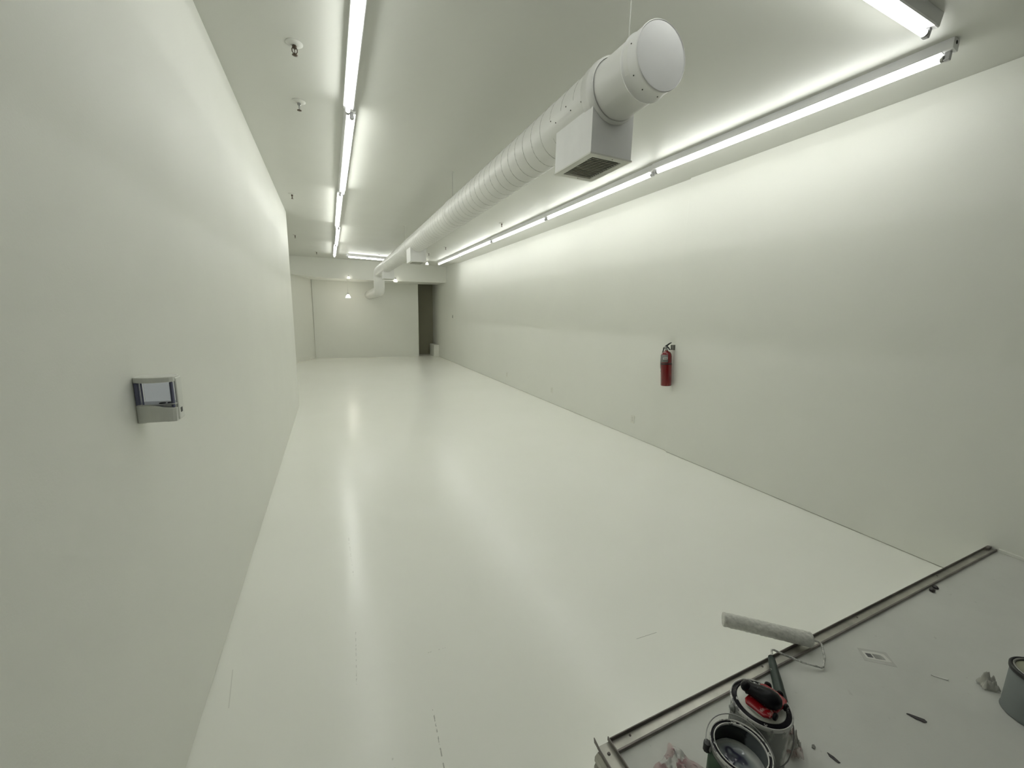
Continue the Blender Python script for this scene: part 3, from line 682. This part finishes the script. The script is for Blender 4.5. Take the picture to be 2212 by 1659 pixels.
# ------------------------------------------------------------------ crumpled plastic bags
def bagmat(name, tint, red, thr, alpha=.62):
    a = NT(name); co = a.pos()
    f = a.ramp(a.noise(co, 9, 2), [(thr, (0, 0, 0)), (thr + .02, (1, 1, 1))])
    a.l(a.mix(f, tint, red), a.b.inputs['Base Color']); a.b.inputs['Roughness'].default_value = .2
    tr = a.n('ShaderNodeBsdfTransparent'); mx = a.n('ShaderNodeMixShader')
    a.l(a.math('MULTIPLY_ADD', f, .85 - alpha, alpha), mx.inputs[0]); a.l(a.b.outputs[0], mx.inputs[1]); a.l(tr.outputs[0], mx.inputs[2]); a.l(mx.outputs[0], a.o.inputs[0]); return a.m
def bag(name, label, cat, pos, sx, sy, h, rz, mat, seed, n=22):
    m = MB(); g = []
    for i in range(n + 1):
        row = []
        for j in range(n + 1):
            u, v = i / n * 2 - 1, j / n * 2 - 1
            q = V((u * 2.1, v * 2.1, seed)); e = max(0, 1 - max(abs(u), abs(v)) ** 2)
            k = abs(noise.noise(q)) * 1.2 + .5 * abs(noise.noise(q * 2.3)) + .25 * abs(noise.noise(q * 5))
            rad = 1 + .25 * noise.noise(V((u * 1.3, v * 1.3, seed + 9)))
            row.append(m.bm.verts.new(V((u * sx * rad, v * sy * rad, .0015 + h * (k * (.25 + .75 * e) + .35 * e)))))
        g.append(row)
    for i in range(n):
        for j in range(n): m.face([g[i][j], g[i + 1][j], g[i + 1][j + 1], g[i][j + 1]], 0, True)
    o = m.build(name, mat, loc=pos); o.rotation_euler = (0, 0, rz)
    s = o.modifiers.new('film', 'SOLIDIFY'); s.thickness = .0006
    return tag(o, label, cat)
bag('plastic_bag', 'crumpled clear plastic bag with pink-red print in front of the open can', 'plastic bag', (.978, .742, ZP), .055, .060, .034, .4, bagmat('clear_film_with_pink_print', (.62, .62, .60), (.45, .07, .12), .44, .34), 2.3)
bag('plastic_bag', 'crumpled clear plastic wrapper with red print behind the closed can', 'plastic bag', (1.392, .640, ZP), .022, .042, .085, -.45, bagmat('clear_film_with_red_print', (.60, .60, .56), (.38, .03, .05), .50, .30), 5.1)
bag('plastic_wrapper', 'scrap of crumpled clear plastic beside the blue-grey can', 'plastic wrapper', (2.398, .459, ZP), .024, .030, .055, .9, bagmat('clear_film', (.60, .59, .55), (.42, .40, .37), .55, .24), 7.7)

# ------------------------------------------------------------------ litter on the platform
t = thing('barcode_label', 'small white torn label with black barcode stripes lying on the grey platform', 'label', (2.150, .728, ZP), (0, 0, -.62))
MB().prism([(-.046, -.022), (.050, -.026), (.044, .018), (.010, .024), (-.044, .020)], 0, .0012).build('paper', plain('white_paper', (.70, .70, .67), .5), t)
m = MB(); x = -.008
for w, g in ((.0012, .002), (.0022, .0016), (.001, .0024), (.003, .0018), (.0012, .0022), (.002, .0032), (.0028, .004), (.0018, .004), (.0014, .006)):
    m.box((x, -.017, .0012), (x + w, .010 if x < .028 else .004, .0016)); x += w + g
m.build('barcode', M['dark'], t)
MB().box((-.036, -.013, .0012), (-.014, .009, .0016)).build('printed_block', plain('grey_print', (.10, .10, .11), .5), t)
m = MB().prism([(-.062, -.036), (.055, -.046), (.062, .034), (-.050, .036)], 0, .0006)
o = m.build('clear_backing', bagmat('clear_tape_film', (.62, .62, .60), (.62, .62, .60), .9, .08), t)
def chip(name, label, cat, x, y, pts, th, rz, mat):
    o = MB().prism(pts, 0, th).build(name, mat, loc=(x, y, ZP)); o.rotation_euler = (0, 0, rz); return tag(o, label, cat)
M['chipm'] = plain('dark_brown_chip', (.05, .045, .05), .5, bump=.2)
chip('debris_chip', 'dark pointed sliver of debris, largest on the open grey platform', 'debris', 1.946, .509, [(-.030, .005), (-.022, .008), (.021, .009), (.026, .001), (.017, -.007), (.006, -.005), (-.006, -.005)], .004, -.95, M['chipm'])
chip('debris_chip', 'small dark splinter on the platform beyond the closed can', 'debris', 1.493, .558, [(-.018, .003), (.0, .006), (.020, .003), (.016, -.004), (-.008, -.005)], .003, -1.45, M['chipm'])
chip('debris_chip', 'small grey crumb on the platform between the closed can and the splinter', 'debris', 1.470, .606, [(-.008, .004), (.004, .006), (.010, .001), (.004, -.005), (-.006, -.004)], .003, .3, plain('grey_crumb', (.18, .18, .17), .6))
chip('plastic_sliver', 'thin clear plastic sliver on the platform beside the blue-grey can', 'debris', 2.272, .558, [(-.03, .002), (.018, .005), (.026, .001), (.020, -.005), (-.02, -.002)], .003, -.8, plain('clear_white_sliver', (.72, .72, .70), .2))
def pebble(label, x, y, s, rz):
    m = MB(); bmesh.ops.create_icosphere(m.bm, subdivisions=3, radius=1)
    for v in m.bm.verts:
        v.co *= 1 + .22 * noise.noise(v.co * 1.7 + V((x * 9, 0, 0))); v.co = V((v.co.x * s * 1.25, v.co.y * s * .95, max(v.co.z, -.8) * s * .8))
    for fc in m.bm.faces: fc.smooth = True
    o = m.build('pebble', plain('dark_pebble', (.035, .03, .032), .35), loc=(x, y, ZP + s * .64)); o.rotation_euler = (0, 0, rz); return tag(o, label, 'pebble', 'two dark pebbles by the metal track')
pebble('larger dark pebble touching the metal track near the right wall', 2.990, .838, .0130, .4)
pebble('smaller dark pebble just beside the larger one on the platform', 3.041, .843, .0120, 1.1)

# ------------------------------------------------------------------ camera, world, view
yaw, pitch, roll = .42810809, -.17221893, .02337735
fwd = V((sin(yaw) * cos(pitch), cos(yaw) * cos(pitch), sin(pitch))); rt = V((cos(yaw), -sin(yaw), 0)); up = rt.cross(fwd)
r2 = cos(roll) * rt + sin(roll) * up; u2 = -sin(roll) * rt + cos(roll) * up
cd = bpy.data.cameras.new('camera'); cam = bpy.data.objects.new('camera', cd); C.objects.link(cam)
cd.sensor_width = 36; cd.sensor_fit = 'HORIZONTAL'; cd.lens = 860.88752 / 2212 * 36; cd.clip_start = .02; cd.clip_end = 100
Mw = Matrix.Identity(4)
for i in range(3): Mw[i][0] = r2[i]; Mw[i][1] = u2[i]; Mw[i][2] = -fwd[i]; Mw[i][3] = (0, 0, 1.735)[i]
cam.matrix_world = Mw; SC.camera = cam
w = bpy.data.worlds.new('night_street'); SC.world = w; w.use_nodes = True
w.node_tree.nodes['Background'].inputs[0].default_value = (.5, .52, .55, 1); w.node_tree.nodes['Background'].inputs[1].default_value = .03
SC.view_settings.view_transform = 'Standard'; SC.view_settings.look = 'None'; SC.view_settings.gamma = 1; SC.view_settings.use_curve_mapping = False
SC.view_settings.exposure = 0.78
SC.cycles.max_bounces = 14; SC.cycles.diffuse_bounces = 10; SC.cycles.transparent_max_bounces = 12
